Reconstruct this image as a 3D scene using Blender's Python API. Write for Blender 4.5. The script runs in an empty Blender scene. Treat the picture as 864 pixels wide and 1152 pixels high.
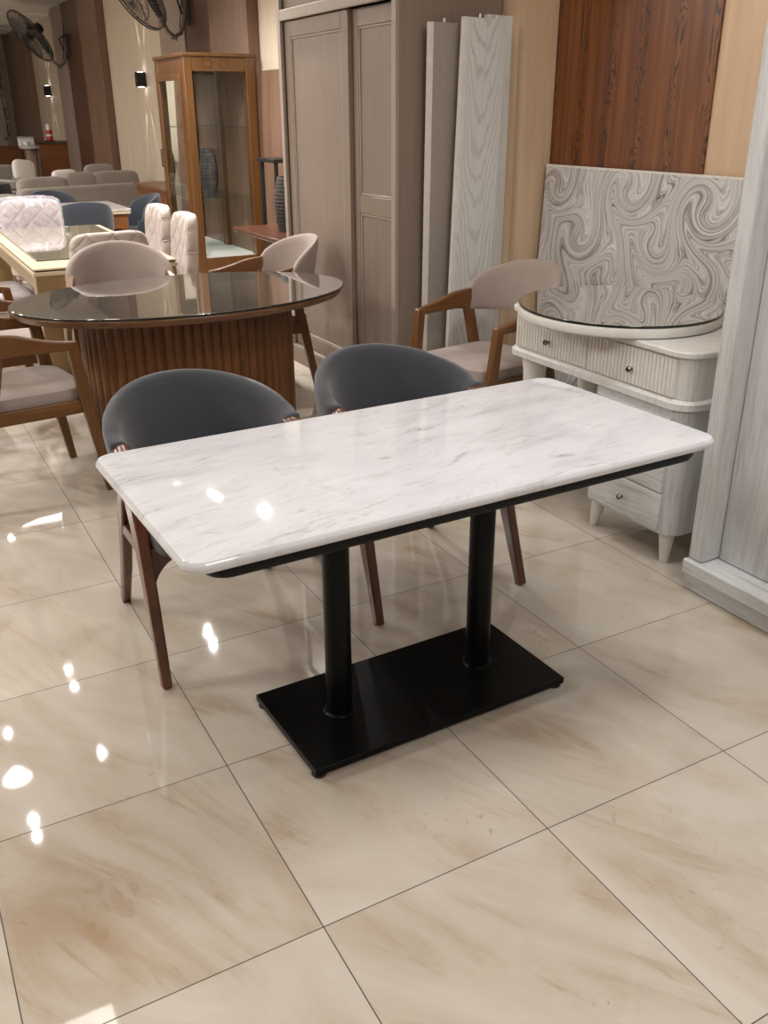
import bpy, bmesh, math, random
from mathutils import Vector, Matrix
random.seed(7)
PI = math.pi
sc = bpy.context.scene
COL = sc.collection

# ------------------------------------------------------------------ camera
cam_d = bpy.data.cameras.new('camera')
cam = bpy.data.objects.new('camera', cam_d); COL.objects.link(cam)
cam_d.sensor_fit = 'HORIZONTAL'; cam_d.sensor_width = 36.0
cam_d.lens = 1022.36 / 864 * 36
cam_d.clip_start = .05; cam_d.clip_end = 80
M3 = Matrix(((0.87594721, 0.19762116, -0.44007087),
             (-0.48238898, 0.35094492, -0.80258241),
             (-0.00416663, 0.91530516, 0.40273949)))
cam.matrix_world = Matrix.Translation((-0.56592, -1.90874, 1.59211)) @ M3.to_4x4()
sc.camera = cam

# ------------------------------------------------------------------ view + world
sc.view_settings.view_transform = 'Standard'
sc.view_settings.look = 'None'
sc.view_settings.gamma = 1.0
sc.view_settings.use_curve_mapping = False
sc.view_settings.exposure = 0.0
w = bpy.data.worlds.new('world'); sc.world = w; w.use_nodes = True
w.node_tree.nodes['Background'].inputs[0].default_value = (1.0, .96, .9, 1)
w.node_tree.nodes['Background'].inputs[1].default_value = 0.3

CEIL = 3.2
WX = 2.75      # near part of the right-hand wall
FX = 3.0       # far part

def area(name, loc, sx, sy, power, col=(1, .93, .84), rot=(0, 0, 0)):
    d = bpy.data.lights.new(name, 'AREA'); d.shape = 'RECTANGLE'; d.size = sx; d.size_y = sy
    d.energy = power; d.color = col
    o = bpy.data.objects.new(name, d); COL.objects.link(o); o.location = loc; o.rotation_euler = rot
    return o
# unseen area lights added under the ceiling to brighten the showroom
LW = (1, .985, .965)
area('unseen_fill_light', (1.45, -.2, CEIL - .03), 1.2, .6, 38, LW)
area('unseen_fill_light', (-1.9, -.2, CEIL - .03), 1.2, .6, 25, LW)
area('unseen_fill_light', (.2, -2.9, CEIL - .03), 1.2, .6, 48, LW)
area('unseen_fill_light', (-3.0, 2.6, CEIL - .03), 1.2, .6, 90, LW)
area('unseen_fill_light', (-3.0, 6.0, CEIL - .03), 1.2, .6, 130, LW)
area('unseen_fill_light', (-2.6, 9.5, CEIL - .03), 1.2, .6, 150, LW)
area('unseen_fill_light', (-2.2, 13.5, CEIL - .03), 1.2, .6, 190, LW)
area('unseen_fill_light', (-1.6, 18.5, CEIL - .03), 1.2, .6, 190, LW)

# ------------------------------------------------------------------ helpers: materials
def S(r, g, b):
    f = lambda c: (c / 255) / 12.92 if c / 255 <= .04045 else ((c / 255 + .055) / 1.055) ** 2.4
    return (f(r), f(g), f(b), 1)

class NT:
    def __init__(s, name):
        s.m = bpy.data.materials.new(name); s.m.use_nodes = True
        s.t = s.m.node_tree; s.b = s.t.nodes['Principled BSDF']
    def n(s, typ, **kw):
        nd = s.t.nodes.new(typ)
        for k, v in kw.items():
            if k == 'ins':
                for i, x in v.items():
                    if hasattr(x, 'is_output'): s.t.links.new(x, nd.inputs[i])
                    else: nd.inputs[i].default_value = x
            else: setattr(nd, k, v)
        return nd
    def link(s, a, b): s.t.links.new(a, b)
    def coord(s, kind='Object'): return s.n('ShaderNodeTexCoord').outputs[kind]
    def mapping(s, v, scale=(1, 1, 1), rot=(0, 0, 0), loc=(0, 0, 0)):
        return s.n('ShaderNodeMapping', ins={0: v, 1: loc, 2: rot, 3: scale}).outputs[0]
    def noise(s, v, scale=5, detail=4, rough=.5, dist=0.0, out=0):
        return s.n('ShaderNodeTexNoise', ins={'Vector': v, 'Scale': scale, 'Detail': detail, 'Roughness': rough, 'Distortion': dist}).outputs[out]
    def ramp(s, f, stops):
        r = s.n('ShaderNodeValToRGB', ins={0: f}); e = r.color_ramp.elements
        while len(e) < len(stops): e.new(.5)
        for el, (p, c) in zip(e, stops): el.position = p; el.color = c
        return r.outputs[0]
    def mix(s, f, a, b, mode='MIX'):
        nd = s.n('ShaderNodeMix', data_type='RGBA', blend_type=mode)
        for i, x in ((0, f), (6, a), (7, b)):
            if hasattr(x, 'is_output'): s.link(x, nd.inputs[i])
            else: nd.inputs[i].default_value = x
        return nd.outputs[2]
    def math(s, op, a, b=0.0, c=0.0):
        return s.n('ShaderNodeMath', operation=op, ins={0: a, 1: b, 2: c}).outputs[0]
    def vmath(s, op, a, b):
        return s.n('ShaderNodeVectorMath', operation=op, ins={0: a, 1: b}).outputs[0]
    def bump(s, h, strength=.3, dist=.002):
        s.link(s.n('ShaderNodeBump', ins={'Strength': strength, 'Distance': dist, 'Height': h}).outputs[0], s.b.inputs['Normal'])
    def set(s, **kw):
        for k, v in kw.items():
            i = s.b.inputs[k.replace('_', ' ')]
            if hasattr(v, 'is_output'): s.link(v, i)
            else: i.default_value = v
        return s.m

def plain(name, c, rough=.5, metal=0.0, var=.06, nscale=30, spec=.5, coat=0.0):
    t = NT(name); f = t.noise(t.coord(), nscale, 3)
    d = [max(0, x * (1 - var)) for x in c[:3]] + [1]; l = [min(1, x * (1 + var)) for x in c[:3]] + [1]
    return t.set(Base_Color=t.ramp(f, [(.3, d), (.7, l)]), Roughness=rough, Metallic=metal, Specular_IOR_Level=spec, Coat_Weight=coat)

def wood(name, dark, light, axis='z', rough=.35, fine=1.0, contrast=(.3, .72), coat=.0, bump=.06):
    t = NT(name); s = {'x': (.9, 16, 16), 'y': (16, .9, 16), 'z': (16, 16, .9)}[axis]
    v = t.coord(); v = t.vmath('ADD', v, t.n('ShaderNodeObjectInfo').outputs['Location'])
    a = t.noise(t.mapping(v, [x * fine for x in s]), 2.2, 6, .55, 1.2)
    b = t.noise(t.mapping(v, [x * fine * (6 if x > 2 else 1.6) for x in s]), 2.5, 3, .6)
    f = t.math('ADD', t.math('MULTIPLY', a, .7), t.math('MULTIPLY', b, .3))
    t.bump(b, bump, .001)
    return t.set(Base_Color=t.ramp(f, [(contrast[0], dark), (contrast[1], light)]), Roughness=rough, Coat_Weight=coat, Coat_Roughness=.2)

def fabric(name, c, var=.12, rough=.9, scale=350, sheen=.25):
    t = NT(name); v = t.coord()
    f = t.noise(v, scale, 2); g = t.noise(v, 6, 3)
    h = t.math('ADD', t.math('MULTIPLY', f, .6), t.math('MULTIPLY', g, .4))
    d = [x * (1 - var) for x in c[:3]] + [1]; l = [min(1, x * (1 + var)) for x in c[:3]] + [1]
    t.bump(f, .25, .001)
    return t.set(Base_Color=t.ramp(h, [(.35, d), (.65, l)]), Roughness=rough, Sheen_Weight=sheen, Specular_IOR_Level=.25)

def glass(name, tint=(1, 1, 1, 1), rough=0.0):
    t = NT(name)
    return t.set(Base_Color=tint, Roughness=rough, Transmission_Weight=1.0, IOR=1.45)

def thin_glass(name, tint, amount=.12):
    # a see-through pane: transparent with a fresnel sheen
    t = NT(name); out = t.t.nodes['Material Output']
    tr = t.n('ShaderNodeBsdfTransparent', ins={0: tint}); gl = t.n('ShaderNodeBsdfGlossy', ins={0: (1, 1, 1, 1), 1: .02})
    lw = t.n('ShaderNodeLayerWeight', ins={0: .5}); f = t.math('MULTIPLY_ADD', t.math('POWER', lw.outputs['Facing'], 4.0), .55, amount)
    mx = t.n('ShaderNodeMixShader', ins={0: f, 1: tr.outputs[0], 2: gl.outputs[0]})
    t.link(mx.outputs[0], out.inputs[0]); return t.m

def emit(name, c, s):
    t = NT(name); return t.set(Base_Color=c, Emission_Color=c, Emission_Strength=s)

def floor_mat():
    t = NT('polished_cream_tile'); v = t.coord(); T = .6
    sep = t.n('ShaderNodeSeparateXYZ', ins={0: v})
    ux = t.math('DIVIDE', sep.outputs[0], T); uy = t.math('DIVIDE', sep.outputs[1], T)
    cx, cy = t.math('FLOOR', ux), t.math('FLOOR', uy)
    fx, fy = t.math('FRACT', ux), t.math('FRACT', uy)
    ex = t.math('MINIMUM', fx, t.math('SUBTRACT', 1.0, fx)); ey = t.math('MINIMUM', fy, t.math('SUBTRACT', 1.0, fy))
    joint = t.math('LESS_THAN', t.math('MINIMUM', ex, ey), .0021)
    cell = t.n('ShaderNodeCombineXYZ', ins={0: cx, 1: cy, 2: 0.0}).outputs[0]
    wn = t.n('ShaderNodeTexWhiteNoise', noise_dimensions='3D', ins={0: cell})
    off = t.n('ShaderNodeVectorMath', operation='SCALE', ins={0: wn.outputs['Color'], 'Scale': 23.0}).outputs[0]
    rel = t.vmath('ADD', v, off)
    rel = t.mapping(rel, (1, 1, 1), (0, 0, math.radians(-26)))
    st = t.mapping(rel, (2.6, .85, 1))
    a = t.noise(st, 1.5, 6, .6, 1.3)
    b = t.noise(t.mapping(rel, (11, 1.9, 1)), 1.3, 9, .70, .8)
    sp = t.noise(rel, 46, 3, .6)
    base = t.ramp(a, [(.30, S(178, 160, 139)), (.44, S(194, 182, 167)), (.62, S(203, 194, 182))])
    vein = t.ramp(t.math('MULTIPLY', t.ramp(b, [(.56, (0, 0, 0, 1)), (.68, (.75, .75, .75, 1))]), t.ramp(a, [(.36, (1, 1, 1, 1)), (.50, (.04, .04, .04, 1))])), [(0, (0, 0, 0, 1)), (1, (1, 1, 1, 1))])
    c = t.mix(vein, base, S(166, 138, 108))
    pits = t.math('MULTIPLY', t.ramp(sp, [(.64, (0, 0, 0, 1)), (.70, (1, 1, 1, 1))]), t.ramp(t.noise(rel, 4, 3), [(.55, (0, 0, 0, 1)), (.7, (.6, .6, .6, 1))]))
    c = t.mix(pits, c, S(160, 130, 100))
    tv = t.math('MULTIPLY_ADD', wn.outputs['Value'], .08, .94)
    c = t.mix(1.0, c, t.n('ShaderNodeCombineColor', ins={0: tv, 1: tv, 2: tv}).outputs[0], 'MULTIPLY')
    c = t.mix(joint, c, S(52, 43, 36))
    ro = t.math('ADD', t.math('MULTIPLY', joint, .5), .03)
    return t.set(Base_Color=c, Roughness=ro, Specular_IOR_Level=.55)

def marble_mat():
    t = NT('white_marble'); v = t.coord()
    v = t.mapping(v, (1, 1, 1), (0, 0, math.radians(-9)))
    wv = t.vmath('ADD', v, t.n('ShaderNodeVectorMath', operation='SCALE', ins={0: t.noise(v, 4, 5, .55, 0, 1), 'Scale': .10}).outputs[0])
    n1 = t.noise(t.mapping(wv, (1.5, 8, 1)), 1.5, 5, .55, .2)
    n2 = t.noise(t.mapping(wv, (2.4, 15, 1), loc=(4, 2, 0)), 1.6, 5, .6, .2)
    cl = t.noise(t.mapping(wv, (1.6, 6, 1)), 2.0, 6, .65)
    line = lambda n, wd: t.ramp(t.math('ABSOLUTE', t.math('SUBTRACT', n, .5)), [(0.0, (1, 1, 1, 1)), (wd, (0, 0, 0, 1))])
    msk = t.ramp(t.noise(t.mapping(v, (3, 6, 1)), 2.2, 4, .6), [(.50, (0, 0, 0, 1)), (.66, (1, 1, 1, 1))])
    msk2 = t.ramp(t.noise(t.mapping(v, (3, 7, 1), loc=(9, 3, 0)), 2, 4, .6), [(.46, (0, 0, 0, 1)), (.64, (1, 1, 1, 1))])
    c = t.ramp(cl, [(.28, S(196, 197, 203)), (.46, S(215, 216, 221)), (.7, S(222, 223, 228))])
    c = t.mix(t.math('MULTIPLY', t.math('MULTIPLY', line(n1, .018), msk), .55), c, S(112, 106, 104))
    c = t.mix(t.math('MULTIPLY', t.math('MULTIPLY', line(n2, .035), msk2), .30), c, S(150, 148, 150))
    return t.set(Base_Color=c, Roughness=.055, Specular_IOR_Level=.5)

SW = ((.658, 1.237, 4.2, .13), (.122, 1.26, 4.6, .16), (-.373, 1.209, 4.8, .18), (.472, 1.016, 4.6, .16), (-.085, 1.044, 4.8, .18), (.202, .84, 4.6, .15), (-.34, .859, 4.6, .17), (-.576, 1.07, 4.4, .15), (-.62, 1.2, 4.0, .16), (.22, .55, 4, .15), (.66, .6, 4, .15), (-.5, .55, 4, .16))
def swirl_mat():
    t = NT('swirled_grey_laminate'); v = t.coord()
    # whirlpools: the coordinate is turned about several centres, most strongly in their middle
    ctr = [(Y, Z, -a, r * .84) for Y, Z, a, r in SW]
    sep = t.n('ShaderNodeSeparateXYZ', ins={0: v})
    p = t.n('ShaderNodeCombineXYZ', ins={0: sep.outputs[1], 1: sep.outputs[2], 2: 0.0}).outputs[0]
    for cx, cy, amp, r in ctr:
        d = t.n('ShaderNodeVectorMath', operation='DISTANCE', ins={0: p, 1: (cx, cy, 0)}).outputs['Value']
        g = t.math('POWER', 2.718, t.math('MULTIPLY', t.math('MULTIPLY', d, d), -1 / (r * r)))
        p = t.n('ShaderNodeVectorRotate', rotation_type='Z_AXIS', ins={0: p, 1: (cx, cy, 0), 3: t.math('MULTIPLY', g, amp * .72)}).outputs[0]
    p2 = t.mapping(p, (1, 1, 1), (0, 0, math.radians(-30)))
    wv = t.vmath('ADD', p2, t.n('ShaderNodeVectorMath', operation='SCALE', ins={0: t.noise(p2, 5, 2, .5, 0, 1), 'Scale': .045}).outputs[0])
    a = t.noise(t.mapping(wv, (62, 2.2, 1)), 1.0, 5, .72)
    b = t.noise(t.mapping(wv, (190, 9, 1)), 1.0, 4, .75)
    c = t.noise(t.mapping(wv, (24, 1.2, 1)), 1.0, 2, .5)
    f = t.math('ADD', t.math('MULTIPLY', a, .50), t.math('ADD', t.math('MULTIPLY', b, .34), t.math('MULTIPLY', c, .16)))
    colr = t.ramp(f, [(.38, S(84, 76, 74)), (.45, S(158, 152, 150)), (.51, S(206, 203, 202)), (.60, S(234, 233, 233))])
    return t.set(Base_Color=colr, Roughness=.5)

def walnut_mat():
    t = NT('varnished_brown_wood_panel'); v = t.coord()
    sep = t.n('ShaderNodeSeparateXYZ', ins={0: v})
    y = sep.outputs[1]; z = sep.outputs[2]
    # cathedral figure: long rings repeating across the veneer leaves
    leaf = .215
    fy = t.math('SUBTRACT', t.math('FRACT', t.math('DIVIDE', y, leaf)), .5)
    idx = t.math('FLOOR', t.math('DIVIDE', y, leaf))
    p = t.n('ShaderNodeCombineXYZ', ins={0: t.math('MULTIPLY', fy, leaf), 1: t.math('MULTIPLY_ADD', idx, 3.7, z), 2: idx}).outputs[0]
    nn = t.noise(t.mapping(p, (13, 2.4, 1)), 1.0, 2, .4, .3)
    r = t.math('SINE', t.math('MULTIPLY', nn, 95.0))
    wob = t.math('MULTIPLY', t.math('SUBTRACT', t.noise(t.mapping(p, (.1, 1.6, 1)), 1.5, 2), .5), .10)
    core = t.ramp(t.math('ABSOLUTE', t.math('ADD', t.math('MULTIPLY', fy, leaf), wob)), [(.008, (1, 1, 1, 1)), (.026, (.75, .75, .75, 1)), (.042, (0, 0, 0, 1))])
    rings = t.math('MULTIPLY', t.ramp(r, [(.35, (0, 0, 0, 1)), (.95, (1, 1, 1, 1))]), core)
    g = t.noise(t.mapping(v, (1, 9, .35)), 2.5, 5, .55, .3)
    base = t.ramp(g, [(.30, S(92, 47, 19)), (.5, S(118, 66, 30)), (.72, S(142, 88, 44))])
    c = t.mix(t.math('MULTIPLY', rings, .9), base, S(44, 20, 11))
    return t.set(Base_Color=c, Roughness=.3, Coat_Weight=.2, Coat_Roughness=.2)

def limed_oak(name, light, dark, axis='z', amt=.5):
    t = NT(name); v = t.coord()
    s = {'x': (1.0, 14, 14), 'y': (14, 1.0, 14), 'z': (14, 14, 1.0)}[axis]
    wv = t.vmath('ADD', v, t.n('ShaderNodeVectorMath', operation='SCALE', ins={0: t.noise(v, 2.0, 2, .5, 0, 1), 'Scale': .05}).outputs[0])
    a = t.noise(t.mapping(wv, s), 2.6, 6, .68, .4)
    b = t.noise(t.mapping(wv, [x * (5 if x > 2 else 2) for x in s]), 2.4, 4, .65)
    f = t.math('ADD', t.math('MULTIPLY', a, .55), t.math('MULTIPLY', b, .45))
    t.bump(b, .15, .001)
    return t.set(Base_Color=t.ramp(f, [(.30, dark), (.30 + .28 * (1 - amt) + .08, light)]), Roughness=.45)

def cathedral_oak():
    t = NT('limed_oak_board'); v = t.coord(); sep = t.n('ShaderNodeSeparateXYZ', ins={0: v})
    x, z = sep.outputs[0], sep.outputs[2]
    cx = t.math('ABSOLUTE', t.math('ADD', x, t.math('MULTIPLY', t.math('SUBTRACT', t.noise(t.mapping(v, (.2, 1, 1.2)), 1.5, 2), .5), .05)))
    nn = t.noise(t.mapping(v, (5, 1, 1.1)), 1.8, 3, .5)
    d = t.math('ADD', t.math('MULTIPLY', t.math('MULTIPLY', cx, cx), 22.0), t.math('ADD', t.math('MULTIPLY', z, -.55), t.math('MULTIPLY', nn, .30)))
    r = t.math('SINE', t.math('MULTIPLY', d, 78.0))
    f = t.noise(t.mapping(v, (80, 10, 2.5)), 1.6, 4, .6)
    lines = t.math('MULTIPLY', t.ramp(r, [(.35, (0, 0, 0, 1)), (.95, (1, 1, 1, 1))]), t.ramp(f, [(.35, (.15, .15, .15, 1)), (.65, (.9, .9, .9, 1))]))
    c = t.mix(t.math('MULTIPLY', lines, .55), t.ramp(f, [(.3, S(212, 212, 209)), (.7, S(230, 230, 228))]), S(146, 143, 138))
    return t.set(Base_Color=c, Roughness=.45)

def quilt(name, c):
    t = NT(name); v = t.coord(); sep = t.n('ShaderNodeSeparateXYZ', ins={0: v})
    def grooves(sign):
        q = t.math('DIVIDE', t.math('ADD', sep.outputs[0], t.math('MULTIPLY', sep.outputs[2], sign)), .155)
        return t.math('ABSOLUTE', t.math('SUBTRACT', t.math('FRACT', q), .5))
    m = t.math('SUBTRACT', .5, t.math('MAXIMUM', grooves(1.0), grooves(-1.0)))
    h = t.ramp(m, [(0, (0, 0, 0, 1)), (.06, (.6, .6, .6, 1)), (.25, (1, 1, 1, 1))])
    t.bump(h, .9, .012)
    f = t.noise(v, 300, 2)
    d = [x * .92 for x in c[:3]] + [1]
    return t.set(Base_Color=t.ramp(f, [(.35, d), (.65, c)]), Roughness=.9, Sheen_Weight=.25)

M = {}
M['floor'] = floor_mat(); M['marble'] = marble_mat(); M['swirl'] = swirl_mat(); M['walnut'] = walnut_mat()
M['cream_wall'] = wood('pale_birch_wall', S(200, 170, 138), S(226, 198, 166), 'z', .45, .5, (.25, .75))
M['far_wall'] = wood('pale_wall_cladding', S(182, 166, 147), S(203, 188, 168), 'z', .5, .4, (.25, .75))
M['pil_grey'] = wood('grey_brown_cladding', S(120, 104, 94), S(150, 133, 121), 'z', .4, .5)
M['pil_dark'] = wood('dark_brown_cladding', S(60, 36, 26), S(96, 62, 47), 'z', .35, .5)
M['pil_brown'] = wood('mid_brown_cladding', S(96, 72, 58), S(130, 101, 83), 'z', .4, .5)
M['ceiling'] = plain('white_ceiling', S(225, 218, 208), .8, 0, .03, 4)
M['plain_wall'] = plain('painted_wall', S(214, 204, 190), .7, 0, .03, 4)
M['black_metal'] = plain('black_powder_coat', S(7, 8, 9), .34, 0, .15, 40, spec=.16)
M['black'] = plain('black_plastic', S(18, 17, 17), .4, 0, .1, 40)
M['steel'] = plain('dark_chrome', S(120, 115, 112), .2, 1.0, .05, 40)
M['walnut_leg'] = wood('walnut_frame', S(66, 34, 19), S(112, 62, 35), 'z', .3, .7, coat=.3)
M['oak_leg'] = wood('oak_frame', S(84, 52, 22), S(122, 80, 40), 'z', .35, .7, coat=.2)
M['oak_x'] = wood('oak_arm', S(86, 53, 22), S(124, 82, 40), 'y', .35, .7, coat=.2)
M['flute'] = wood('fluted_oak', S(78, 44, 19), S(124, 77, 38), 'z', .4, .6)
M['rim'] = wood('oak_table_rim', S(92, 60, 36), S(134, 94, 62), 'x', .35, .6)
M['vitrine'] = wood('honey_oak', S(80, 50, 20), S(108, 70, 32), 'z', .35, .6, coat=.2)
M['charcoal'] = fabric('charcoal_velvet', S(61, 63, 69), .10, .8, 260, .45)
M['beige'] = fabric('beige_weave', S(160, 145, 137), .08, .9, 260, .2)
M['beige_light'] = fabric('light_beige_weave', S(196, 184, 176), .07)
M['quilt'] = quilt('quilted_beige', S(190, 176, 168))
M['slate'] = fabric('slate_blue_cloth', S(50, 54, 61), .1)
M['sofa'] = fabric('taupe_sofa_cloth', S(138, 129, 120), .1)
M['white_cloth'] = fabric('white_cloth', S(215, 208, 202), .06)
M['dark_cloth'] = fabric('black_cloth', S(52, 52, 54), .1)
M['taupe'] = wood('taupe_wardrobe', S(128, 112, 100), S(150, 133, 120), 'z', .42, .9, (.2, .8), bump=.03)
M['taupe_edge'] = wood('taupe_edge', S(150, 137, 126), S(170, 157, 146), 'z', .42, .9, (.2, .8))
M['grey_board'] = plain('grey_laminate', S(162, 151, 143), .45, 0, .05, 60)
M['limed'] = limed_oak('limed_grey_oak', S(206, 207, 208), S(164, 163, 163), 'z', .5)
M['limed_x'] = limed_oak('limed_grey_oak_across', S(210, 211, 212), S(156, 155, 154), 'y', .5)
M['limed_white'] = limed_oak('limed_white_oak', S(220, 219, 216), S(186, 183, 179), 'z', .6)
M['white_paint'] = plain('white_lacquer', S(228, 225, 219), .4, 0, .03, 20)
M['cath'] = cathedral_oak()
M['tint_glass'] = plain('dark_glass_top', S(100, 94, 86), .03, 0, .02, 3, spec=1.0, coat=1.0)
M['glass_edge'] = plain('dark_glass_edge', S(30, 34, 32), .1)
M['mirror'] = NT('mirror_glass').set(Base_Color=(.80, .80, .79, 1), Metallic=1.0, Roughness=.02)
M['pane'] = thin_glass('clear_pane', (.97, .985, .98, 1), .012)
M['shelf_glass'] = thin_glass('shelf_glass', (.80, .87, .85, 1), .06)
M['vase'] = plain('grey_ceramic', S(62, 59, 57), .6, 0, .2, 60, spec=.25)
M['mahogany'] = wood('dark_red_brown_wood', S(66, 36, 24), S(98, 60, 43), 'y', .3, .6, coat=.3)
M['counter_wood'] = wood('orange_brown_wood', S(100, 58, 24), S(132, 80, 38), 'x', .4, .6)
M['gold'] = plain('champagne_lacquer', S(150, 126, 90), .3, .35, .05, 10)
M['cream_edge'] = plain('cream_lacquer', S(200, 182, 154), .35, 0, .03, 10)
M['cream_glass'] = plain('beige_glass', S(158, 150, 128), .05, 0, .02, 4, spec=.8, coat=1.0)
M['fan_grey'] = plain('dark_grey_wire', S(64, 58, 54), .4, .3, .1, 40)
M['fan_pipe'] = plain('grey_tube', S(112, 104, 100), .35, .4, .05, 40)
M['bulb'] = emit('lamp_glow', (1, .97, .92, 1), 14)
M['spot_glow'] = emit('downlight_glow', (1, .96, .9, 1), 16)
M['panel_glow'] = emit('panel_glow', (1, .97, .92, 1), 9)
M['pink_stone'] = plain('mottled_brown_stone', S(132, 108, 94), .35, 0, .35, 26)
M['stone_top'] = plain('grey_stone_top', S(178, 168, 164), .2, 0, .15, 30)
M['red'] = plain('red_label', S(176, 48, 44), .4)
M['white'] = plain('white_plastic', S(228, 224, 218), .5)
M['grey_plastic'] = plain('grey_dome', S(150, 148, 146), .4)
def plastic_wrap():
    t = NT('clear_plastic_wrap'); out = t.t.nodes['Material Output']; v = t.coord()
    n = t.noise(v, 9, 5, .65, 1.5); t2 = t.noise(v, 40, 3, .6, .8)
    tr = t.n('ShaderNodeBsdfTransparent', ins={0: (.96, .95, .97, 1)})
    pr = t.b; t.set(Base_Color=S(214, 209, 213), Roughness=.2)
    t.bump(t.math('ADD', n, t.math('MULTIPLY', t2, .25)), .55, .02)
    f = t.ramp(n, [(.42, (.14, .14, .14, 1)), (.56, (.24, .24, .24, 1)), (.68, (.62, .62, .62, 1))])
    mx = t.n('ShaderNodeMixShader', ins={0: f, 1: tr.outputs[0], 2: pr.outputs[0]})
    t.link(mx.outputs[0], out.inputs[0]); return t.m
M['wrap'] = plastic_wrap()

# ------------------------------------------------------------------ helpers: meshes
class MB:
    def __init__(s): s.bm = bmesh.new()
    def face(s, vs):
        try: return s.bm.faces.new(vs)
        except ValueError: return None
    def box(s, x0, x1, y0, y1, z0, z1):
        v = [s.bm.verts.new((x, y, z)) for z in (z0, z1) for x, y in ((x0, y0), (x1, y0), (x1, y1), (x0, y1))]
        for f in ((3, 2, 1, 0), (4, 5, 6, 7), (0, 1, 5, 4), (1, 2, 6, 5), (2, 3, 7, 6), (3, 0, 4, 7)): s.face([v[i] for i in f])
        return s
    def loft(s, secs, cap=True, closed=False):
        R = [[s.bm.verts.new(p) for p in sec] for sec in secs]; n = len(R[0])
        rng = range(len(R)) if closed else range(len(R) - 1)
        for i in rng:
            a, b = R[i], R[(i + 1) % len(R)]
            for j in range(n): s.face([a[j], a[(j + 1) % n], b[(j + 1) % n], b[j]])
        if cap and not closed: s.face(R[0][::-1]); s.face(R[-1])
        return s
    def prism(s, pts, z0, z1): return s.loft([[(x, y, z0) for x, y in pts], [(x, y, z1) for x, y in pts]])
    def tube(s, pts, rad, k=10, closed=False):
        pts = [Vector(p) for p in pts]; secs = []; n = len(pts)
        up = Vector((0, 0, 1))
        for i, p in enumerate(pts):
            a = pts[(i - 1) % n] if (closed or i) else p; b = pts[(i + 1) % n] if (closed or i < n - 1) else p
            d = (b - a).normalized(); u = up if abs(d.dot(up)) < .9 else Vector((1, 0, 0))
            if i and not closed: u = prev
            e1 = (u - d * d.dot(u)).normalized(); e2 = d.cross(e1); prev = e1
            r = rad[i] if hasattr(rad, '__len__') else rad
            secs.append([p + (e1 * math.cos(2 * PI * j / k) + e2 * math.sin(2 * PI * j / k)) * r for j in range(k)])
        return s.loft(secs, True, closed)
    def beam(s, p0, p1, a0, b0, a1=None, b1=None, side=(1, 0, 0)):
        # tapered bar of rectangular section; a = size along 'side', b = across it
        p0, p1 = Vector(p0), Vector(p1); d = (p1 - p0).normalized(); sd = Vector(side); sd = (sd - d * d.dot(sd)).normalized(); t = d.cross(sd)
        a1 = a0 if a1 is None else a1; b1 = b0 if b1 is None else b1
        q = lambda p, a, b: [p + sd * (a / 2 * i) + t * (b / 2 * j) for i, j in ((-1, -1), (1, -1), (1, 1), (-1, 1))]
        return s.loft([q(p0, a0, b0), q(p1, a1, b1)])
    def bars(s, pts, sizes, side=(1, 0, 0)):
        pts = [Vector(p) for p in pts]; secs = []
        for i, p in enumerate(pts):
            a = pts[max(0, i - 1)]; b = pts[min(len(pts) - 1, i + 1)]; d = (b - a).normalized()
            sd = Vector(side); sd = (sd - d * d.dot(sd)).normalized(); t = d.cross(sd); w_, h_ = sizes[i]
            secs.append([p + sd * (w_ / 2 * i_) + t * (h_ / 2 * j_) for i_, j_ in ((-1, -1), (1, -1), (1, 1), (-1, 1))])
        return s.loft(secs)
    def lathe(s, prof, c=(0, 0, 0), k=28):
        return s.loft([[(c[0] + r * math.cos(2 * PI * j / k), c[1] + r * math.sin(2 * PI * j / k), c[2] + z) for j in range(k)] for r, z in prof])
    def ball(s, c, size, e=.5, nu=20, nv=12, rz=0.0, tilt=0.0):
        # soft cushion: a rounded box
        sp = lambda v, x: math.copysign(abs(v) ** x, v); secs = []
        Rm = Matrix.Rotation(rz, 3, 'Z') @ Matrix.Rotation(tilt, 3, 'X')
        for i in range(1, nv):
            ph = -PI / 2 + PI * i / nv
            secs.append([Vector(c) + Rm @ Vector((size[0] / 2 * sp(math.cos(ph), e) * sp(math.cos(2 * PI * j / nu), e), size[1] / 2 * sp(math.cos(ph), e) * sp(math.sin(2 * PI * j / nu), e), size[2] / 2 * sp(math.sin(ph), e))) for j in range(nu)])
        return s.loft(secs)
    def xf(s, m):
        bmesh.ops.transform(s.bm, matrix=m, verts=s.bm.verts); return s
    def build(s, name, mat, parent=None, bevel=0.0, seg=2, smooth=35, subsurf=0):
        bmesh.ops.recalc_face_normals(s.bm, faces=s.bm.faces)
        me = bpy.data.meshes.new(name); s.bm.to_mesh(me); s.bm.free()
        me.materials.append(mat)
        for p in me.polygons: p.use_smooth = True
        me.set_sharp_from_angle(angle=math.radians(smooth))
        o = bpy.data.objects.new(name, me); COL.objects.link(o)
        if parent: o.parent = parent
        if bevel:
            b = o.modifiers.new('bevel', 'BEVEL'); b.width = bevel; b.segments = seg; b.limit_method = 'ANGLE'; b.angle_limit = math.radians(40); b.harden_normals = False
        if subsurf:
            b = o.modifiers.new('subsurf', 'SUBSURF'); b.levels = b.render_levels = subsurf
        return o

def rrect(x0, x1, y0, y1, r, k=5):
    out = []
    for cx, cy, a in ((x1 - r, y1 - r, 0), (x0 + r, y1 - r, 90), (x0 + r, y0 + r, 180), (x1 - r, y0 + r, 270)):
        for i in range(k + 1):
            t = math.radians(a + 90 * i / k); out.append((cx + r * math.cos(t), cy + r * math.sin(t)))
    return out
def ellipse(cx, cy, a, b, k=72): return [(cx + a * math.cos(2 * PI * i / k), cy + b * math.sin(2 * PI * i / k)) for i in range(k)]

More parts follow.
